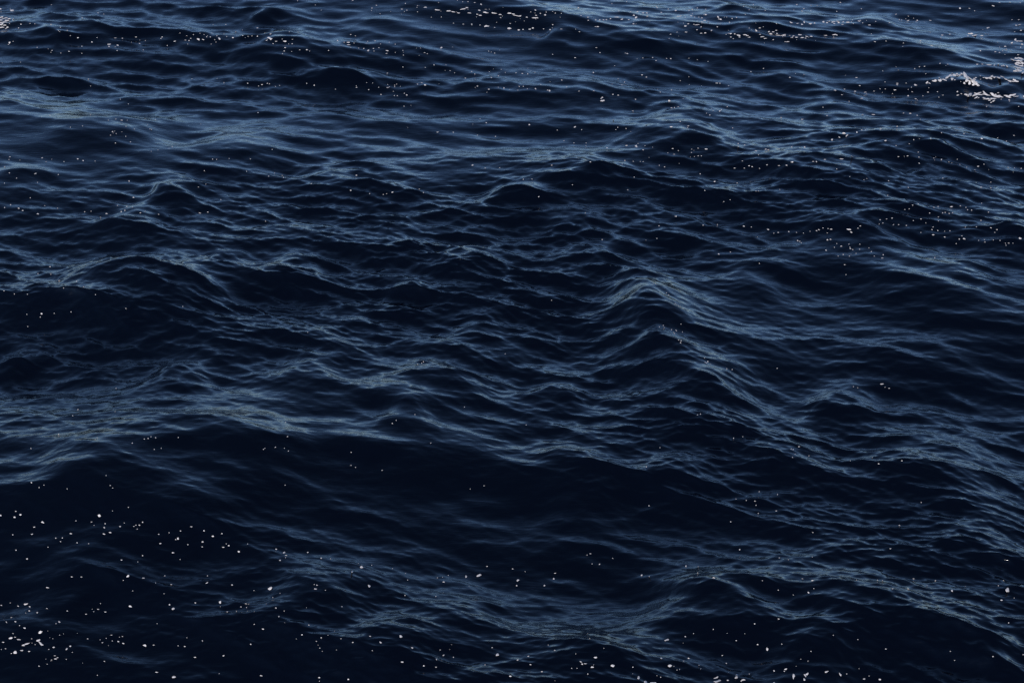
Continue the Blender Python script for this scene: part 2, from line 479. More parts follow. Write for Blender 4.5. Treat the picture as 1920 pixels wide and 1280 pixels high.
FLECK_TILES = [
# (left, top) of a quarter-scale tile of the photo, then x,y,width,height[,slant] of each fleck or painted glint in it
((0,0), """90,80,28,16 5,70,16,14 155,184,14,10 138,210,10,8 225,178,8,6 260,180,8,5 383,186,10,7 453,207,8,8 505,230,8,8 438,232,6,6 208,230,6,6 585,286,14,12 528,270,7,7 690,318,14,12 615,348,8,8 728,285,8,8 825,333,34,12,15 818,350,14,8 882,341,18,12 865,352,8,6 870,286,22,5 920,288,14,8 985,318,10,8 1090,305,14,8,-30 1048,328,12,6 1020,280,12,8 1215,280,16,6,40 1205,292,14,6,40 1305,313,30,6,15 1390,303,18,6 1415,306,14,7 1430,290,10,7 1485,297,26,18 1522,299,18,8 1628,270,10,6 1645,290,22,14,-30 1745,285,16,12,30 1680,254,8,7 1768,240,12,8 1550,278,8,8 1500,252,8,5 1576,278,12,8 1695,187,8,6 68,322,22,14,20 63,336,10,5 280,356,10,6 392,380,12,8 362,368,6,5 456,400,7,7 518,388,14,8 615,402,10,6 878,380,9,7 1075,376,8,6 1255,344,8,8 155,468,8,5 663,595,12,9 680,647,6,5 165,724,7,6 735,98,10,6 617,136,12,5 385,38,8,4 963,781,6,8 680,859,10,7 375,868,8,7 815,902,12,8 870,893,8,6 915,902,24,6 955,902,7,6 947,948,9,7 1010,968,9,8 1108,935,6,12 1140,972,20,8,-20 1125,966,8,6 845,990,12,12 872,1003,9,5 830,1015,8,8 915,990,8,5 944,1024,8,9 865,1074,9,9 980,1065,8,8 1170,1045,8,6 1293,1100,10,9 1268,1113,6,6 1135,1135,8,5 528,955,7,6 620,945,9,5 1168,897,8,7 1508,930,8,5 75,1176,12,6 68,1197,8,6 317,1184,14,6 350,1212,18,6 583,1192,14,9 623,1205,14,9 480,1213,9,6 33,1250,14,8 713,1208,8,5 1595,1195,8,8 1625,1197,8,8 1858,627,10,9 1680,620,8,8 1878,1193,9,6 1720,1190,8,5 1440,592,6,5 40,160,5,4 1350,250,7,5 1400,270,8,5 1450,262,8,6 1530,262,7,6 1590,250,7,5 1610,300,8,6 1700,275,8,6 1820,268,8,6 1860,275,7,6 1890,272,9,5 1620,318,7,5"""),
((480,0), """103,290,40,18 108,258,16,8 68,250,12,6 12,210,14,9 10,275,10,14 155,312,22,8 215,313,28,14 218,360,16,9 212,385,14,7 200,403,9,7 128,330,12,6 78,305,14,6 383,376,18,10 328,376,10,6 403,385,8,6 315,243,9,8 250,240,6,6 272,330,10,8 545,381,9,9 610,305,16,7 690,320,34,10 688,337,36,6 710,357,16,6 710,261,12,6 745,271,8,6 895,307,14,7 1000,318,8,8 1045,333,8,8 810,366,12,9 845,378,22,12,20 880,365,12,7 885,385,8,8 922,360,9,8 985,383,26,10,-20 980,403,18,6 1102,380,8,7 1105,415,8,8 1045,395,6,6 1265,397,14,5 1285,405,10,5 1390,362,26,14,20 1745,385,10,6 1790,400,10,7 1335,487,8,8 1102,505,10,7 985,551,14,8 1270,508,10,5 1425,488,8,5 870,62,9,9 903,42,12,6 1120,28,10,7 1092,70,18,6 1130,78,12,5 1212,92,8,8 1270,57,32,9 1365,78,60,8,-10 1445,85,36,14,10 1390,130,9,8 1480,92,40,9,-15 1520,100,20,10 1555,70,46,12,5 1582,60,26,10 1600,100,40,8 1675,80,26,9 1690,36,20,10,-50 1640,22,18,5 1725,97,40,14,-10 1680,118,34,8 1660,110,20,8 1790,102,50,10,-10 1830,112,30,9 1835,135,10,8 1900,103,40,12 1590,15,10,7 1482,176,8,8 1555,183,14,5 1618,184,14,8 1725,200,42,16,20 1680,190,12,6 1900,217,36,18,15 1790,208,10,6 1905,178,14,5 1805,170,6,6 45,637,16,9 20,647,10,6 85,627,9,8 102,631,10,8 177,643,8,6 380,627,9,7 436,642,11,12 755,657,12,9 753,645,6,6 845,675,12,8 830,622,8,5 875,624,8,5 988,658,20,6 1040,641,9,7 1040,652,8,8 920,657,8,6 988,636,8,6 1030,687,6,6 938,711,12,9 1038,719,10,7 1060,719,10,6 1112,702,9,8 1132,715,14,10 1268,640,16,16 1245,622,18,5 1210,632,16,5 1110,797,9,7 1570,588,14,6 1618,537,10,7 1640,557,10,7 1455,532,9,6 1820,570,9,8 1765,582,12,6 1840,521,10,5 1745,671,18,8,15 1860,662,12,12 1660,648,12,8 1817,655,8,5 1870,545,6,6 15,846,10,6 1728,922,14,8 1365,991,20,6 1480,992,10,7 1662,1015,10,8 1797,1023,10,7 1680,892,6,6 137,1080,7,7 122,1122,9,7 428,1141,9,8 1625,1238,16,10 1718,1260,10,6 1828,1258,10,6 445,40,7,5 490,78,6,5 312,8,8,5 725,6,14,6 640,340,9,6 660,318,10,6 770,362,8,6 735,325,9,5 1210,45,7,6 1720,72,8,5 1750,72,8,5 1550,15,7,6 1510,5,8,5 1490,548,8,5 1750,540,8,5"""),
((960,0), """10,108,26,10 35,120,60,8,-8 60,120,20,6 110,132,20,8 160,137,50,8 180,118,14,10 185,136,26,8 175,77,14,10 248,115,16,18,-30 213,103,10,9 325,101,9,9 305,90,8,5 370,103,8,7 498,60,12,10 435,40,10,7 520,118,14,6 571,130,16,9 572,155,14,8 630,148,14,7 660,152,18,9 688,150,18,9 710,148,18,7 738,143,14,10,30 785,131,44,6 825,147,26,10,15 877,149,14,7 913,118,22,10,10 930,130,16,22,-40 912,181,16,9 985,98,18,8 1012,99,18,8 1018,122,18,12 1120,96,14,8 1228,80,16,12 1090,60,12,5 1172,70,12,6 1262,122,30,10,15 1245,125,20,6 1302,130,12,6 1328,78,10,8 1352,72,8,8 1390,62,10,6 1453,110,18,12 1452,70,8,8 1345,120,22,8 1370,130,14,6 1400,131,16,6 1425,135,14,7 1545,130,18,16,-40 1565,148,22,16,-40 1550,145,12,8 1450,155,28,8 1480,165,26,6 1425,165,20,6 1440,176,40,8,-5 1390,188,40,7,8 1325,180,20,8 1302,198,20,16 1365,185,14,6 1420,204,14,7 1540,204,12,8 1498,228,14,14 1390,226,18,7 1420,252,20,8 1450,250,26,8 1310,243,28,7 1190,259,16,5 1240,243,10,5 1180,290,8,5 50,228,22,14 83,224,14,9 130,221,22,10,20 155,214,22,12,20 235,219,14,5 282,224,16,9 368,220,20,5 305,188,14,6 305,410,8,7 505,240,14,5 640,203,24,9,15 625,202,10,6 1635,254,28,10 1670,257,14,9 1700,268,36,14,-30 1640,280,14,8 1750,264,40,9,-10 1765,270,26,8 1705,280,18,8 1660,292,10,6 1780,282,24,7 1800,226,16,8 1835,235,30,12,-50 1860,212,18,9 1880,278,36,8 1900,290,24,8 1862,260,16,6 1780,212,10,6 1605,260,8,6 1650,141,14,6 1685,133,10,10 1630,168,14,8 1610,130,8,6 1082,456,12,7 980,435,14,8 1055,433,10,8 1190,442,14,9 1160,440,9,6 865,404,16,9,-30 850,400,8,5 633,359,14,5 660,397,10,7 473,435,14,8 770,495,8,5 1390,450,6,6 1470,463,8,5 1328,439,8,4 610,545,12,9 975,564,14,10 1008,580,12,9 800,592,14,8 845,616,9,7 825,638,9,6 855,634,8,5 1262,607,10,6 1535,625,30,6 1560,625,10,7 1792,538,8,8 1885,515,9,6 176,667,12,12 282,680,16,16 268,677,14,6 115,668,8,7 44,676,8,8 85,650,8,8 54,650,8,8 78,553,14,8 118,555,9,8 32,547,12,6 503,685,12,6 410,652,14,7 615,683,16,4 215,634,18,6 370,602,20,5 678,758,34,18,20 677,733,14,16 668,742,8,16 757,710,12,10 798,716,14,9 927,747,12,9 905,832,16,7 1113,692,10,6 1180,758,18,16,40 1197,676,9,7 1218,808,9,8 1195,810,20,5 1510,829,12,14 1560,833,16,9 1570,824,9,6 1485,864,14,7 1460,850,8,5 1615,802,9,7 1262,912,14,7 760,902,22,14,-40 1010,940,22,8 1193,954,20,14,10 1325,945,18,6 1318,957,10,6 1285,962,9,6 130,937,16,12 470,955,22,12,40 340,977,9,6 522,974,8,8 855,966,9,7 778,974,8,5 792,957,9,6 1655,961,10,7 930,1098,28,12,-10 930,1092,16,14 860,1093,26,6 712,1109,16,8 983,1124,14,7 1205,1116,14,8 1248,1131,9,6 1348,1120,9,5 1395,1113,16,5 1457,1120,20,14 1347,1143,9,8 1397,1170,14,6 1420,1170,10,6 1697,1100,26,14 1697,1077,8,8 1745,1087,14,6 1825,1132,34,7 1905,1120,18,8 1905,1138,26,8 1215,1158,20,4 845,1204,14,7 585,1215,14,7 295,1240,20,5 963,1212,8,6 985,1213,9,6 1145,1253,12,7 1105,1240,9,6 1728,1208,9,6 1777,1245,14,8 1800,1252,12,9 1742,1262,9,6 1670,1262,14,8 1912,1238,10,8 860,15,8,6 750,30,7,5 160,35,10,5 800,85,14,5 1085,48,8,7 940,90,20,7 890,92,18,6 1735,50,8,6 1780,75,8,5 1810,36,9,6 1900,80,10,6 1840,95,8,6 1750,110,8,6 390,1055,8,6 465,1073,8,6 555,1073,9,5"""),
((1440,0), """95,882,20,10 217,36,14,6 322,42,12,7 368,44,9,6 540,20,16,6 270,65,12,7 515,88,9,7 255,84,8,6 700,68,10,5 963,108,18,5 1440,62,14,14 1815,18,16,9 1735,20,16,5 1690,47,30,8,-20 1510,65,16,5 1550,83,9,8 180,172,36,9,-20 255,185,18,12 272,165,14,16 320,178,34,8 350,176,14,9 222,177,22,5 415,165,20,16 440,170,28,7 460,160,18,8 490,165,34,9 520,160,30,10 530,173,20,12 495,178,20,8 565,165,14,8 600,170,30,10 560,185,20,5 640,178,12,7 680,160,22,7 690,155,16,5 710,173,9,7 985,150,10,9 1002,152,8,7 1048,158,34,6,25 1120,156,18,9 1215,155,24,5 913,172,14,6,-40 945,178,8,5 808,163,12,5 10,240,16,14 18,256,36,9 65,230,20,7 40,242,28,8 85,268,50,7,-8 70,252,20,8 125,262,30,10 165,268,16,8 115,270,36,8 190,270,26,8 240,263,40,9 215,282,26,10 180,284,20,6 255,285,40,9 290,275,26,8 320,275,30,8 280,288,18,6 148,315,30,9 40,300,12,9 130,315,12,6 430,268,34,6 490,263,50,7,5 515,265,16,8 800,314,18,6 885,310,12,5 760,190,30,7 1145,309,14,5 1225,344,22,7 1015,325,9,6 1010,350,6,5 1645,212,20,8,25 1655,208,12,6 1520,255,40,14 1535,268,60,8 1560,262,30,7 1500,270,20,5 1310,265,20,7 1300,285,18,5 1365,258,16,6 1600,270,40,5 1890,185,40,8,20 1860,190,16,9 1895,230,20,8 1850,240,9,5 1855,300,20,20,50 1870,310,30,8 1825,325,26,10,40 1895,310,30,8 1905,335,20,10 1780,350,20,10 1790,370,14,12 1705,390,16,8 1760,382,8,5 1592,380,16,9 1725,317,10,8 1735,395,16,5 1895,355,10,10 1350,482,14,6 1290,476,14,7 1565,483,24,7 1605,482,20,4 1650,487,26,7 1670,488,26,7 1700,490,16,6 1730,485,20,10,-30 1755,495,16,7 1770,492,18,10,-30 1795,497,24,16,-30 1100,516,9,7 1135,502,10,7 1172,500,16,6,30 978,527,8,7 860,533,8,5 1183,555,8,5 163,583,16,7 368,573,9,6 275,560,20,5 660,583,24,5 688,644,14,7 608,762,8,7 412,806,8,7 575,670,14,7 655,685,18,8 730,693,22,6 742,706,14,7 708,738,22,8 500,678,24,5 553,712,18,5 795,685,12,6 840,668,8,6 878,616,9,6 968,627,18,9 968,638,16,7 950,676,26,7 1035,625,9,7 1075,655,9,6 1100,637,36,12,-10 1050,721,14,13 953,732,22,8,-20 880,669,8,6 1105,742,18,6 1198,693,14,8 1080,690,12,5 1018,848,14,6 1068,853,24,8 1118,866,12,7 785,860,40,5 715,860,30,4 447,867,20,4 257,896,20,6 1142,895,6,6 1420,690,14,14 1450,705,14,8 480,1047,20,14 532,1030,20,9 568,1003,28,20 595,1015,26,11,20 705,975,14,7 665,991,14,12 732,974,8,7 847,966,22,10 968,950,14,8 882,1056,20,13 275,1102,16,14 178,1102,16,6,50 5,1125,18,16 1092,1049,9,9 1221,1042,8,7 1608,1042,26,10,-30 1470,1003,9,8 1845,1017,14,6 1722,1036,9,6 1788,1060,8,8 1303,995,10,6 1060,1080,9,6 960,1092,8,6 640,1180,44,9,-30 555,1193,34,8 430,1196,22,5 1047,1171,16,7 1303,1195,14,14 1128,1142,8,8 1130,1180,14,6 180,1217,22,14 135,1240,28,6 80,1243,20,5 335,1212,22,5 362,1212,12,10 975,1176,20,5 1135,1226,16,6,-20 1378,1222,14,8 1420,1196,8,6 1245,1186,9,6 515,1268,9,6 1440,1233,9,7 1578,1249,14,12 1555,1273,14,9 1800,1257,14,8 1900,1263,9,9 1620,1233,9,7 1490,1255,7,5 1270,690,10,6 1310,715,14,5 1280,730,12,5 1160,720,10,5 1640,800,10,5 1700,840,10,6 1740,835,8,5 1880,800,9,6 1850,1260,8,6 1890,20,9,6 1880,150,14,6 1830,150,10,5"""),  # one thin entry is a whitish crest highlight, painted as a fleck
((0,320), """70,18,12,7 270,22,24,8 438,30,10,7 125,57,8,8 284,88,9,8 968,78,12,9 1001,201,14,10 35,93,8,8 228,205,9,8 80,255,10,8 141,283,16,10 168,299,16,7 35,276,8,8 285,324,18,9 432,283,8,7 336,263,6,6 635,309,8,7 683,305,8,7 797,322,18,9 753,349,10,7 881,260,9,7 950,268,9,8 992,273,9,6 978,302,14,7 908,308,12,8 935,297,14,6 1052,317,14,7 1092,304,10,8 1191,328,12,7 1502,319,18,9 1558,311,14,7 1489,124,9,8 1125,178,7,7 1657,217,8,6 1545,102,8,5 1533,2,10,7 1850,6,10,6 445,825,14,10 376,720,10,10 575,828,9,8 476,881,8,6 628,870,8,6 30,901,9,8 108,925,8,7 205,925,7,7 311,1074,18,15 302,1098,8,8 407,1070,7,7 533,1060,9,8 201,1077,8,6 943,1033,10,5 1372,1018,8,8 716,930,8,6 208,1168,9,6 382,777,8,6 285,772,9,6"""),
((480,320), """710,149,14,9 753,35,18,7 96,41,8,7 197,38,8,7 207,51,9,7 140,18,7,7 415,98,10,6 853,173,12,6 955,180,7,7 980,175,7,7 1022,163,18,10,15 1225,139,10,6 1257,164,9,8 72,380,8,6 388,1211,7,6"""),
((960,320), """201,197,10,10 552,316,9,9 675,516,9,8 917,50,9,8 453,107,8,6 870,144,9,7 1229,343,16,7 1520,83,14,14,-40 1446,150,8,8 1588,233,8,6 1636,219,8,6 1830,154,7,6 1848,154,7,6 1738,417,18,10 1795,423,9,7 1542,404,8,7 1434,409,12,7 1550,624,16,9 1638,611,8,7 1855,696,9,6 1086,508,8,7 1006,520,8,7 1103,414,10,6 1412,25,12,8 85,64,9,7 150,64,9,6 296,972,8,6 1310,994,8,8 1842,497,8,8 1915,440,14,7 1688,93,8,6 1047,832,7,8 1062,838,6,8 1058,848,6,6 1078,848,6,6 1160,915,7,6 1175,932,7,7 1225,995,7,7 1238,1000,7,7 1250,1010,12,8 1265,1017,9,8 1287,1030,7,6 1108,1170,9,7 1135,1160,10,6 1145,1175,14,9 1140,1185,9,7 1198,1190,8,8 1230,1195,6,8 1215,1210,12,9 1220,1220,9,9 1235,1200,7,7 1280,1208,8,7 1268,1150,8,6 1270,1275,10,8 1250,1270,8,6"""),  # the closing run is sun glints on the diagonal crest, painted as white specks
((1440,320), """1603,124,20,18,-20 88,141,8,8 615,45,8,7 720,70,7,7 742,60,7,5 905,77,8,7 1052,125,8,7 898,187,8,9 1312,54,9,8 1672,130,9,7 1672,87,8,6 1086,260,10,8 1060,288,8,7 1027,292,8,7 1127,249,8,7 1212,319,9,8 1247,277,26,9,-15 1376,271,22,12 1275,270,12,6 1445,263,12,7 1485,276,10,6 1497,293,8,8 1527,297,10,10 1312,316,12,8 1332,313,14,6 1360,320,12,8 1385,317,12,5 1603,243,9,7 1655,311,12,6 842,369,12,8 931,357,12,9 890,363,12,5 863,393,9,8 835,401,8,7 942,405,12,6 981,406,9,8 1041,411,16,7 1090,376,9,8 1147,363,12,8 1184,393,8,5 1278,348,8,7 1278,376,10,8 1598,371,10,12 1238,424,9,9 1230,443,9,8 1273,450,9,10 1240,482,22,9 1325,498,14,9 1365,452,9,9 1325,455,8,5 1147,464,8,7 1472,512,22,14,-25 1435,514,12,9 1453,490,12,6 1563,421,9,6 1670,429,14,8 1716,443,14,8 1700,463,8,6 1627,536,9,8 1622,517,9,6 1690,520,9,6 1740,524,9,7 1805,544,14,7 1785,560,9,6 1780,545,8,7 1838,544,7,6 1891,509,22,20,20 1411,548,7,8 1251,652,8,8 1580,522,9,5 1480,424,8,4 3,441,10,9 75,463,14,7 43,469,10,5 155,457,16,7 212,463,12,4 265,468,8,5 315,455,8,5 363,451,12,9 380,443,16,8 412,430,10,6 450,435,10,6 475,440,22,7 600,441,38,14 628,464,28,10,-20 675,432,12,8 692,415,14,6 445,468,8,6 445,520,14,14 468,516,16,8 435,596,14,9 220,523,18,7 498,575,8,8 515,547,8,6 550,567,18,8 607,551,7,8 618,585,16,8 636,592,9,9 615,575,8,8 687,588,9,9 689,552,9,6 565,630,9,9 660,620,8,6 610,641,8,6 775,606,9,7 864,630,9,8 757,580,8,6 526,640,8,6 238,530,8,8 250,540,9,6 575,706,14,6 585,780,8,7 855,655,20,5 797,641,12,4"""),
((0,640), """441,697,11,11 231,800,9,9 412,713,7,6 716,734,10,7 728,723,7,8 993,760,9,9 1083,731,12,7 1110,726,14,7 1133,713,8,7 1168,720,9,9 1337,720,8,8 1158,808,8,8 1210,800,7,8 235,1057,12,12 293,1095,9,8 329,1076,8,6 504,1104,8,8 797,1003,9,7 827,1079,9,9 845,1098,9,7 962,1243,8,8 870,350,7,7 585,511,12,7 862,524,8,5 118,1273,14,8 843,1269,8,6 545,556,9,6"""),
((480,640), """224,604,8,8 238,712,12,9 57,808,9,9 67,800,8,7 147,792,12,8 214,799,7,7 244,820,9,9 714,831,9,9 713,928,10,7 747,943,8,7 946,965,10,7 220,1076,9,7 1212,172,7,7 1243,161,6,10 1255,152,8,10,40 1022,614,12,8 1051,591,8,7 1193,546,8,8 1312,760,8,7 1710,1081,9,6 1565,490,9,6 1607,1105,7,7 1870,92,7,6"""),
((960,640), """1413,543,9,8 1663,723,9,9 1731,713,7,6 1008,940,9,8 1027,1231,10,8 1855,1123,9,9 1823,1196,12,7 1830,1227,9,7 1110,795,7,7 107,624,7,7 1392,548,7,7 1757,1190,8,6 1680,1178,9,7 1265,10,10,10 1445,122,7,7 1470,150,12,10 1460,160,8,8 1472,178,9,7 1450,155,8,7 1490,168,8,8 1520,182,8,6 1613,204,8,8 1653,210,8,8"""),  # the closing run carries on the diagonal crest's sun glints as white specks
((1440,640), """856,319,34,9,5 70,201,9,8 642,337,9,6 675,346,8,5 908,351,12,6 878,342,8,5 234,788,18,7 190,809,12,9 176,804,9,8 204,843,7,7 185,867,8,7 310,856,12,6 781,868,10,9 829,917,16,9 1004,894,14,8 72,1144,9,9 1149,1206,8,7 617,892,7,6 60,1268,18,6"""),
((0,960), """5,25,12,20,40 108,38,24,14,15 153,20,16,22,15 318,76,30,14 255,111,20,8 96,168,12,8 239,164,18,9 530,160,20,12,15 745,30,22,34,25 569,64,9,8 685,72,14,6 788,84,12,9 782,114,14,14 781,163,24,10,-15 826,152,20,13 900,106,18,10,30 1005,105,10,8 1020,96,9,8 1047,97,14,12,-40 1070,75,12,12 1030,125,9,8 705,97,7,6 417,192,12,8 453,219,9,9 467,192,10,10 577,228,12,9 360,261,9,8 665,233,8,6 119,283,12,10 202,349,20,11,5 933,79,7,7 912,357,16,10,10 1070,325,12,11 1035,370,9,6 1435,108,18,8 1530,139,14,12 1355,140,12,10 1268,153,8,8 1191,164,12,8 1335,200,20,22,-20 1318,204,10,8 1204,234,16,12 1595,180,22,14,20 1664,160,16,7 1520,222,20,14,25 1517,259,14,8 1409,242,10,9 1299,303,20,14 1351,353,7,7 1673,262,18,10 1715,250,14,12 1697,236,8,7 1791,296,20,16,30 1858,236,7,7 955,482,36,18,30 925,510,9,6 1080,491,24,8 538,484,20,7 610,484,20,5 355,565,26,10,5 1237,474,14,5 1288,538,20,9 1169,527,9,6 995,588,7,7 1550,529,28,9,30 1742,544,14,12 1556,475,9,6 1230,609,9,6 10,696,16,8 77,678,9,6 134,702,16,8 184,690,46,13,20 220,706,20,8 218,737,14,12 278,749,14,12 350,720,16,6 193,752,8,7 505,739,14,8 646,763,14,9 735,726,16,8 790,746,18,8 704,743,8,7 755,684,8,8 977,706,28,18,-10 1271,692,16,12 1297,720,22,18 1465,678,14,10 1648,675,22,22 1704,743,16,8 1774,742,10,14 1845,685,18,8 1866,688,8,10 1848,712,7,7 1805,708,14,6 87,788,14,7 113,818,18,10 46,820,8,7 146,848,9,8 184,867,20,14 445,819,20,10 421,832,9,7 297,905,56,18,35 73,945,48,16,25 98,908,12,7 112,935,18,6 138,952,38,9 238,947,8,8 285,962,34,22,20 308,985,50,18,-45 196,988,64,14,20 175,996,24,18,20 264,990,9,7 22,973,20,8 41,1021,12,8 108,1053,50,18,30 160,1035,32,10,15 85,1057,10,8 215,1042,22,9,10 403,1012,24,13,10 365,1026,14,5 499,1024,26,12,25 527,1003,16,14 412,1074,20,5 415,1098,32,10,15 432,1088,16,8 387,1106,9,7 292,1152,14,9 353,1137,10,5 497,1101,9,7 542,1048,7,6 658,947,12,8 768,976,14,7 797,943,8,7 843,963,10,7 887,968,16,12 924,982,18,11 833,919,20,5 918,930,9,6 448,919,8,6 1084,998,32,18 1150,995,20,6,10 1178,833,7,6 1518,962,9,9 1384,1005,14,11 1336,1000,8,7 1462,1086,18,10 1675,1075,18,10,30 1880,989,12,9 1906,839,9,9 783,1116,14,8 730,1220,9,6 1175,1198,22,11,10 1302,1235,34,20,35 1645,1207,7,6"""),
((480,960), """153,276,16,11 212,302,28,16,25 225,323,14,9 222,337,8,6 183,357,16,10 389,300,14,10 491,340,14,14 561,346,9,8 724,440,40,26,-70 794,410,30,18,-40 770,381,8,8 870,394,10,7 853,552,28,16,-15 96,572,50,22,30 446,573,22,10 458,545,14,8 437,540,9,7 126,637,7,7 76,684,7,8 148,716,12,10 212,739,8,7 173,779,12,9 1123,455,8,7 1024,421,9,6 1138,506,8,7 1409,519,16,10 1577,479,16,18 1674,474,54,17,12 1733,405,12,8 1362,489,8,6 1401,484,9,5 1443,471,7,6 1118,623,9,9 1350,628,12,8 1598,553,7,7 646,704,9,8 397,846,12,10 51,875,16,12 344,918,14,10 488,940,14,8 452,966,10,6 725,975,14,8 637,947,7,7 856,927,14,8 934,974,18,14,-40 1087,930,26,20 1174,1013,18,11 872,1036,8,7 1098,1122,22,14,-10 1409,1070,18,11 1382,1031,9,7 1356,1099,14,11 1482,1085,10,9 1259,1150,16,10 1350,1160,14,8 1810,1063,30,18,20 1772,1013,14,7 1717,1141,9,6 38,1224,20,10 472,1239,18,11 691,1252,16,13 1905,1228,20,13,15 478,1017,9,6"""),
((960,960), """44,508,22,16,15 35,549,14,12 5,424,14,9 99,444,7,7 324,456,18,8 314,500,24,14,-70 244,547,16,10 563,320,8,7 587,310,14,7 601,385,8,7 658,388,14,8 756,344,7,7 970,469,20,12 1028,479,34,16,-15 1305,400,14,14 1392,454,8,6 1391,470,7,6 1512,492,24,11 1707,279,14,11 1640,71,12,8 1847,8,8,8 1879,512,9,7 1398,405,10,6 1510,877,9,9 1820,836,12,11 1683,961,12,9 1843,991,16,10 1300,931,14,9 1362,908,9,7 1168,953,42,15,18 1746,909,7,6 1578,1072,12,9 1912,1028,20,32,-10 318,1032,20,7 120,1076,22,7 43,1103,18,10 138,1141,16,8 223,1195,16,12 627,1088,24,19 526,1138,16,14 550,1133,24,7 512,1118,26,8,-15 602,1161,26,16,20 757,1152,28,30 907,1160,14,8 568,1211,10,9 1122,1090,18,16 1184,1152,36,24,30 1323,1095,18,12 1406,1143,14,10 1417,1171,10,9 1289,1112,9,8 1258,1174,8,7 1238,1181,8,7 1609,1129,14,7 953,1237,24,22 1008,1271,40,18 1062,1277,50,10 1115,1235,9,7 1530,1240,42,14,25 1555,1258,70,18,18 1690,1215,30,24 1683,1233,28,18,15 1734,1256,36,15,15 1622,1258,24,10,-25 1624,1197,14,8 1781,1208,10,8 583,946,9,6 478,1060,7,6 447,1168,9,6 487,1168,9,6"""),
((1440,960), """985,97,14,7 335,151,12,7 918,272,14,7 86,339,12,7 152,353,9,6 333,333,7,5 255,496,22,7 336,512,28,9,-10 343,571,9,7 301,600,18,14 77,583,9,7 664,507,9,7 857,510,14,9 821,509,7,7 1091,498,14,9 1056,576,30,24,-45 937,570,14,12 1197,548,12,7 1256,511,9,7 1378,586,22,13 1482,552,12,7 1798,579,34,32,-40 1766,512,12,7 1728,549,8,7 1752,658,20,13 1846,641,8,6 1805,828,12,9 80,799,16,9 675,953,9,7 491,920,9,6 885,1024,12,9 1367,1041,9,6 1688,1081,14,8 1915,1066,12,8 322,1041,10,8 300,1114,8,7 102,986,9,8 44,1187,16,12 129,1176,26,14,20 122,1190,14,9 191,1228,42,18,80 293,1213,28,20,35 280,1222,30,14,-50 271,1250,18,20 440,1195,30,14,25 547,1218,36,14,-50 592,1210,9,9 725,1248,26,9,-5 838,1253,18,20,20 758,1226,9,5 45,1273,14,7"""),
]
# strands of foam that run together: photo pixels x,y,length,width,slant
STRANDS = {
 "crest": """1737,156,8,3.5,50 1749,152,12,4,12 1761,151,10,5,25 1771,150,7,4,-20 1775,145,12,3.5,30 1781,142.5,11,3.5,15 1789,141,9,4,5 1798,140,12,4,15 1785,148,6,4,40 1803,138,7,4,-30 1810,142,13,6,-45 1816,147,16,8,-42 1822,151,18,8,-40 1827,155,16,7,-38 1812,153,4,10,0 1818,158,4,11,-8 1825,160,5,11,-10 1831,158,5,9,15 1835,161,13,4,-50 1808,157,3.5,7,-15 1816,152,10,6,-10 1829,149,9,3,-35""",
 "shoulder": """1846,146,7,2.6,5 1853,146.5,11,3.5,8 1858,147.5,7,3,-8 1865,144.5,15,2.6,4 1871,145,9,4,-5 1878,143.5,10,2.4,-12 1886,149,7,3,-30 1891,151.5,10,3,-8 1899,153,12,3.4,-10 1906,153,7,6.5,-20 1902,150.5,6,4,-30""",
 "streak": """1811,177.5,9,2,-5 1821,176,16,4,8 1828,179,14,4,18 1816,181,13,2.8,15 1834,175.5,12,3.2,10 1839,178,17,3,-5 1829,184,11,2.8,20 1849,176.5,14,4,-30 1854,179,17,3,-10 1862,178.5,15,4,-35 1867,181.5,17,3.5,-12 1877,182,17,4,-6 1864,185,12,2.6,8 1851,186,12,2.6,-8 1846,184,9,2.4,-30 1887,180,17,2.6,2 1897,179,14,3.4,8 1889,182,12,2.6,-8 1909,180.5,17,2.6,3 1919,181,9,2.8,0 1861,190.5,9,2.2,20 1855,188.7,7,1.8,0 1795,179,7,2,10""",
 "right": """1896,111,9,2,-10 1904,110,8,2.4,15 1911,109,10,2.6,10 1917,111,8,3,0 1906,114,10,2,5 1913,114,10,2.4,-12 1909,118,12,3,0 1916,119,9,4,20 1908,122,10,3,-15 1915,123.5,10,3.5,10 1905,126,8,2,0 1912,127.5,12,3,8 1918,130,8,4,0 1907,131,10,2.4,12 1914,133,10,3,-8 1903,134,7,2,0 1919,136,6,3,0""",
 "left": """1,33,8,3,0 7,35,12,2.6,5 13,34,9,2,-8 2,38,10,3,0 10,39,12,3,6 17,40,8,2,0 3,43,10,3.4,-10 12,43,10,2.4,8 1,47,7,3,0 8,48,8,2.4,12 5,52,11,3,-10 13,51.5,7,2,0 17,36,7,1.8,10 11,54,8,2.2,20""",
}

flecks = []
for (ox, oy), txt in FLECK_TILES:
    for t in txt.split():
        q = [float(x) for x in t.split(",")] + [0.0]
        w, h = max(q[2] * 0.235, 1.1), max(q[3] * 0.235, 0.95)
        flecks.append((ox + q[0] / 4, oy + q[1] / 4, w, h, q[4]))
flecks = [f for f in flecks if 0 <= f[0] <= 1921 and 0 <= f[1] <= 1281]
flecks.sort(key=lambda f: -f[2] * f[3])
SINGLE = 300

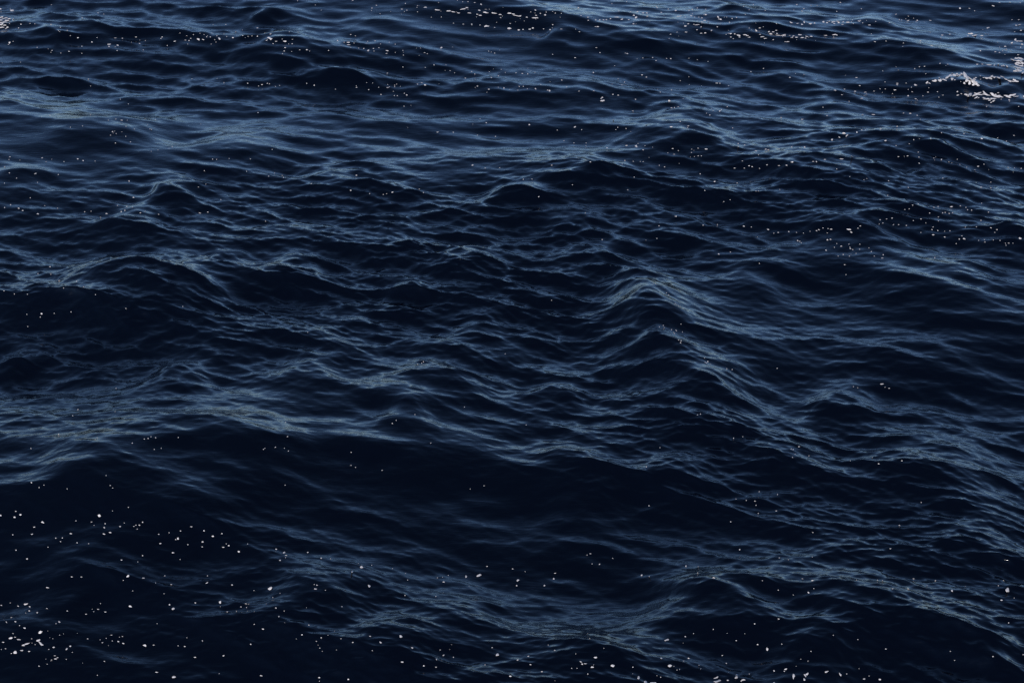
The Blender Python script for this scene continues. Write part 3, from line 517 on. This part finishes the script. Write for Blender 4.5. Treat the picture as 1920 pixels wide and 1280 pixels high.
# where a fleck is, by things one can find in the picture; x0, y0, x1, y1, words
PLACES = [
    (0, 1180, 75, 1240, "in the dense bottom left foam cluster"),
    (75, 1140, 230, 1280, "right of the dense bottom left foam cluster"),
    (0, 1100, 120, 1180, "above the dense bottom left foam cluster"),
    (0, 940, 110, 1100, "on the dark lower left edge slope"),
    (110, 940, 290, 1050, "in the lower left scattered band"),
    (110, 1050, 300, 1140, "just under the lower left scattered band"),
    (290, 960, 480, 1060, "on the pale ripple left of bottom centre"),
    (290, 1060, 480, 1180, "on the black hollow left of bottom centre"),
    (230, 1180, 480, 1281, "at the bottom edge left of the centre"),
    (480, 1000, 800, 1090, "above the pale streak crossing the lower middle"),
    (480, 1090, 700, 1240, "in the hollow below the lower middle streak"),
    (700, 1090, 960, 1281, "on the pale water at the bottom middle"),
    (480, 1240, 700, 1281, "at the bottom edge below the dark hollow"),
    (800, 1000, 1060, 1110, "in the dark dip below the centre"),
    (960, 1180, 1180, 1281, "on the ripples right of the bottom middle"),
    (1060, 1000, 1300, 1120, "atop the black wave face right of centre"),
    (1180, 1180, 1330, 1281, "under the bottom crest end right of centre"),
    (1120, 1120, 1460, 1200, "below the black wave face right of centre"),
    (1330, 1200, 1480, 1281, "in the bottom edge group right of centre"),
    (1480, 1180, 1760, 1281, "on the black slope at the bottom right"),
    (1300, 960, 1700, 1180, "on the ripples in the lower right part"),
    (1700, 960, 1921, 1281, "near the lower right edge"),
    (1220, 500, 1420, 720, "on the steep diagonal crest right of centre"),
    (1440, 640, 1921, 960, "on dark waves right of the diagonal crest"),
    (0, 780, 480, 960, "on the long dark left wave face"),
    (480, 640, 1440, 1000, "on the rippled middle of the water"),
    (1440, 320, 1921, 402, "above the foam band of the right middle"),
    (1680, 370, 1921, 470, "in the foam band by the right edge"),
    (1440, 402, 1680, 520, "in the foam band over the right hollow"),
    (1540, 230, 1700, 262, "on the arched crest at the upper right"),
    (1440, 262, 1600, 330, "under the arched crest at the upper right"),
    (1600, 230, 1921, 330, "on the dark upper right waves"),
    (1440, 140, 1720, 230, "in the trail leading left from the whitecap"),
    (1720, 160, 1921, 230, "just below the upper right whitecap"),
    (1800, 0, 1921, 160, "at the right edge above the whitecap"),
    (1470, 30, 1630, 56, "in the narrow top right foam line"),
    (1360, 50, 1600, 90, "in the broad top right foam trail"),
    (1630, 0, 1800, 140, "at the top edge near the right corner"),
    (1240, 0, 1480, 50, "in the top right trail's upper part"),
    (1100, 20, 1280, 60, "on the top foam line right of middle"),
    (820, 0, 1010, 30, "at the top foam line's left start"),
    (960, 20, 1110, 60, "on the top foam line at the middle"),
    (0, 0, 60, 90, "beside the streaky top left edge foam"),
    (60, 30, 350, 110, "in the dark top left trough"),
    (340, 50, 480, 90, "in the top left foam trail's left part"),
    (480, 50, 640, 105, "in the top left foam trail's dense part"),
    (640, 60, 860, 110, "in the top left foam trail's right end"),
    (1030, 160, 1440, 262, "on the ripples right of the upper middle"),
    (680, 140, 1030, 230, "in the faint speckle of the upper middle"),
    (1090, 262, 1440, 300, "in the short upper right middle foam line"),
    (0, 200, 480, 420, "on the arched wave at the upper left"),
    (0, 420, 480, 780, "on the waves at the left middle"),
    (480, 200, 1090, 640, "on the ripples above the centre"),
    (1090, 300, 1540, 640, "on the slopes right of the upper centre"),
    (0, 0, 1921, 1281, "on the open water"),
]
def place_of(x, y):
    for k, (x0, y0, x1, y1, t) in enumerate(PLACES):
        if x0 <= x < x1 and y0 <= y < y1: return k
    return len(PLACES) - 1

def look_of(w, h, ang):
    e = w / h
    big = "large" if w * h > 42 else "medium" if w * h > 14 else "small"
    if e > 3.2: s = "thin"
    elif e > 2.0: s = "stretched"
    elif e < 0.85 or ang in (80, 90): s = "upright"
    elif e > 1.45: s = "oval"
    else: s = "round"
    if abs(ang) >= 25 and e > 1.3 and s != "upright": s = "slanted " + s
    return big + " " + s

ORD = ["first", "second", "third", "fourth", "fifth", "sixth", "seventh", "eighth", "ninth", "tenth", "eleventh", "twelfth",
       "thirteenth", "fourteenth", "fifteenth", "sixteenth", "seventeenth", "eighteenth", "nineteenth", "twentieth"]
by = {}
for f in flecks[:SINGLE]:
    by.setdefault((place_of(f[0], f[1]), look_of(f[2], f[3], f[4])), []).append(f)
for (k, look), fs in sorted(by.items()):
    fs.sort(key=lambda f: f[0])
    for i, f in enumerate(fs):
        g = fleck_geometry(*f, 3 if f[2] * f[3] > 20 else 2)
        if g is None: continue
        o = mesh_object("foam_fleck", g[1], g[2], g[0])
        words = PLACES[k][4]
        if len(fs) == 1: lab = look + " white foam fleck " + words
        elif i == 0: lab = "leftmost " + look + " foam fleck " + words
        elif i == len(fs) - 1: lab = "rightmost " + look + " foam fleck " + words
        else: lab = look + " foam fleck, " + ORD[min(i, 19)] + " from left " + words
        o["label"] = " ".join(lab.split()[:16])
        o["category"] = "foam"
        o["group"] = "white foam flecks floating on the dark water"

def joined(items, name, sub):
    V, F, n = [], [], 0
    for f in items:
        g = fleck_geometry(*f, sub)
        if g is None: continue
        V.append(g[1]); F += [[a + n for a in q] for q in g[2]]; n += len(g[1])
    o = mesh_object(name, np.concatenate(V), F, (0, 0, 0))
    o["kind"] = "stuff"
    return o
small = list(flecks[SINGLE:])  # also holds the sun glints painted as specks along the diagonal crest
# the finest specks, strewn around the foam one can see
base = [f for f in flecks if f[1] < 320] * 1 + [f for f in flecks if f[1] > 1100]
for k in range(260):
    b = base[rng.randint(len(base))]
    s = rng.uniform(0.8, 1.5)
    small.append((b[0] + rng.normal() * 26, b[1] + rng.normal() * (5 if b[1] < 320 else 14), s * rng.uniform(1, 1.5), s * 0.9, 0.0))
st = joined(small, "foam_glint_speckle", 2)
st["label"] = "fine white foam specks and painted sun glints over the dark water between larger flecks"
st["category"] = "foam"

WC = {"crest": ("small breaking whitecap on a dark crest near the upper right", "whitecap"),
      "shoulder": ("thin foam arc on the wave shoulder right of the breaking whitecap", "whitecap"),
      "streak": ("horizontal streak of tangled foam just below the breaking whitecap", "foam streak"),
      "right": ("patch of broken foam cut by the right edge above the whitecap", "foam patch"),
      "left": ("patch of streaky foam cut by the top left edge", "foam patch")}
for key, txt in STRANDS.items():
    items = [tuple(float(x) for x in t.split(",")) for t in txt.split()]
    rs = np.random.RandomState(len(items))
    items = [(x, y, w * 1.05 * rs.uniform(0.7, 1.25), h * rs.uniform(0.7, 1.3), a + rs.uniform(-12, 12)) for x, y, w, h, a in items]
    for _k in range(int(len(items) * 0.9)):
        b = items[rs.randint(len(items))]
        q = rs.uniform(1.4, 3.4)
        items.append((b[0] + rs.normal() * 6, b[1] + rs.normal() * 2.5, q * rs.uniform(1.2, 2.2), q * 0.6, rs.uniform(-25, 35)))
    geo = [g for g in (fleck_geometry(*f, 3) for f in items) if g is not None]
    c = sum((g[0] for g in geo), Vector()) / len(geo)
    root = bpy.data.objects.new("whitecap" if key in ("crest", "shoulder") else "foam_patch", None)
    root.location = c
    root.empty_display_size = 0.1
    col.objects.link(root)
    root["label"], root["category"] = WC[key]
    for g in geo:
        o = mesh_object("foam_strand", g[1], g[2], g[0], root)
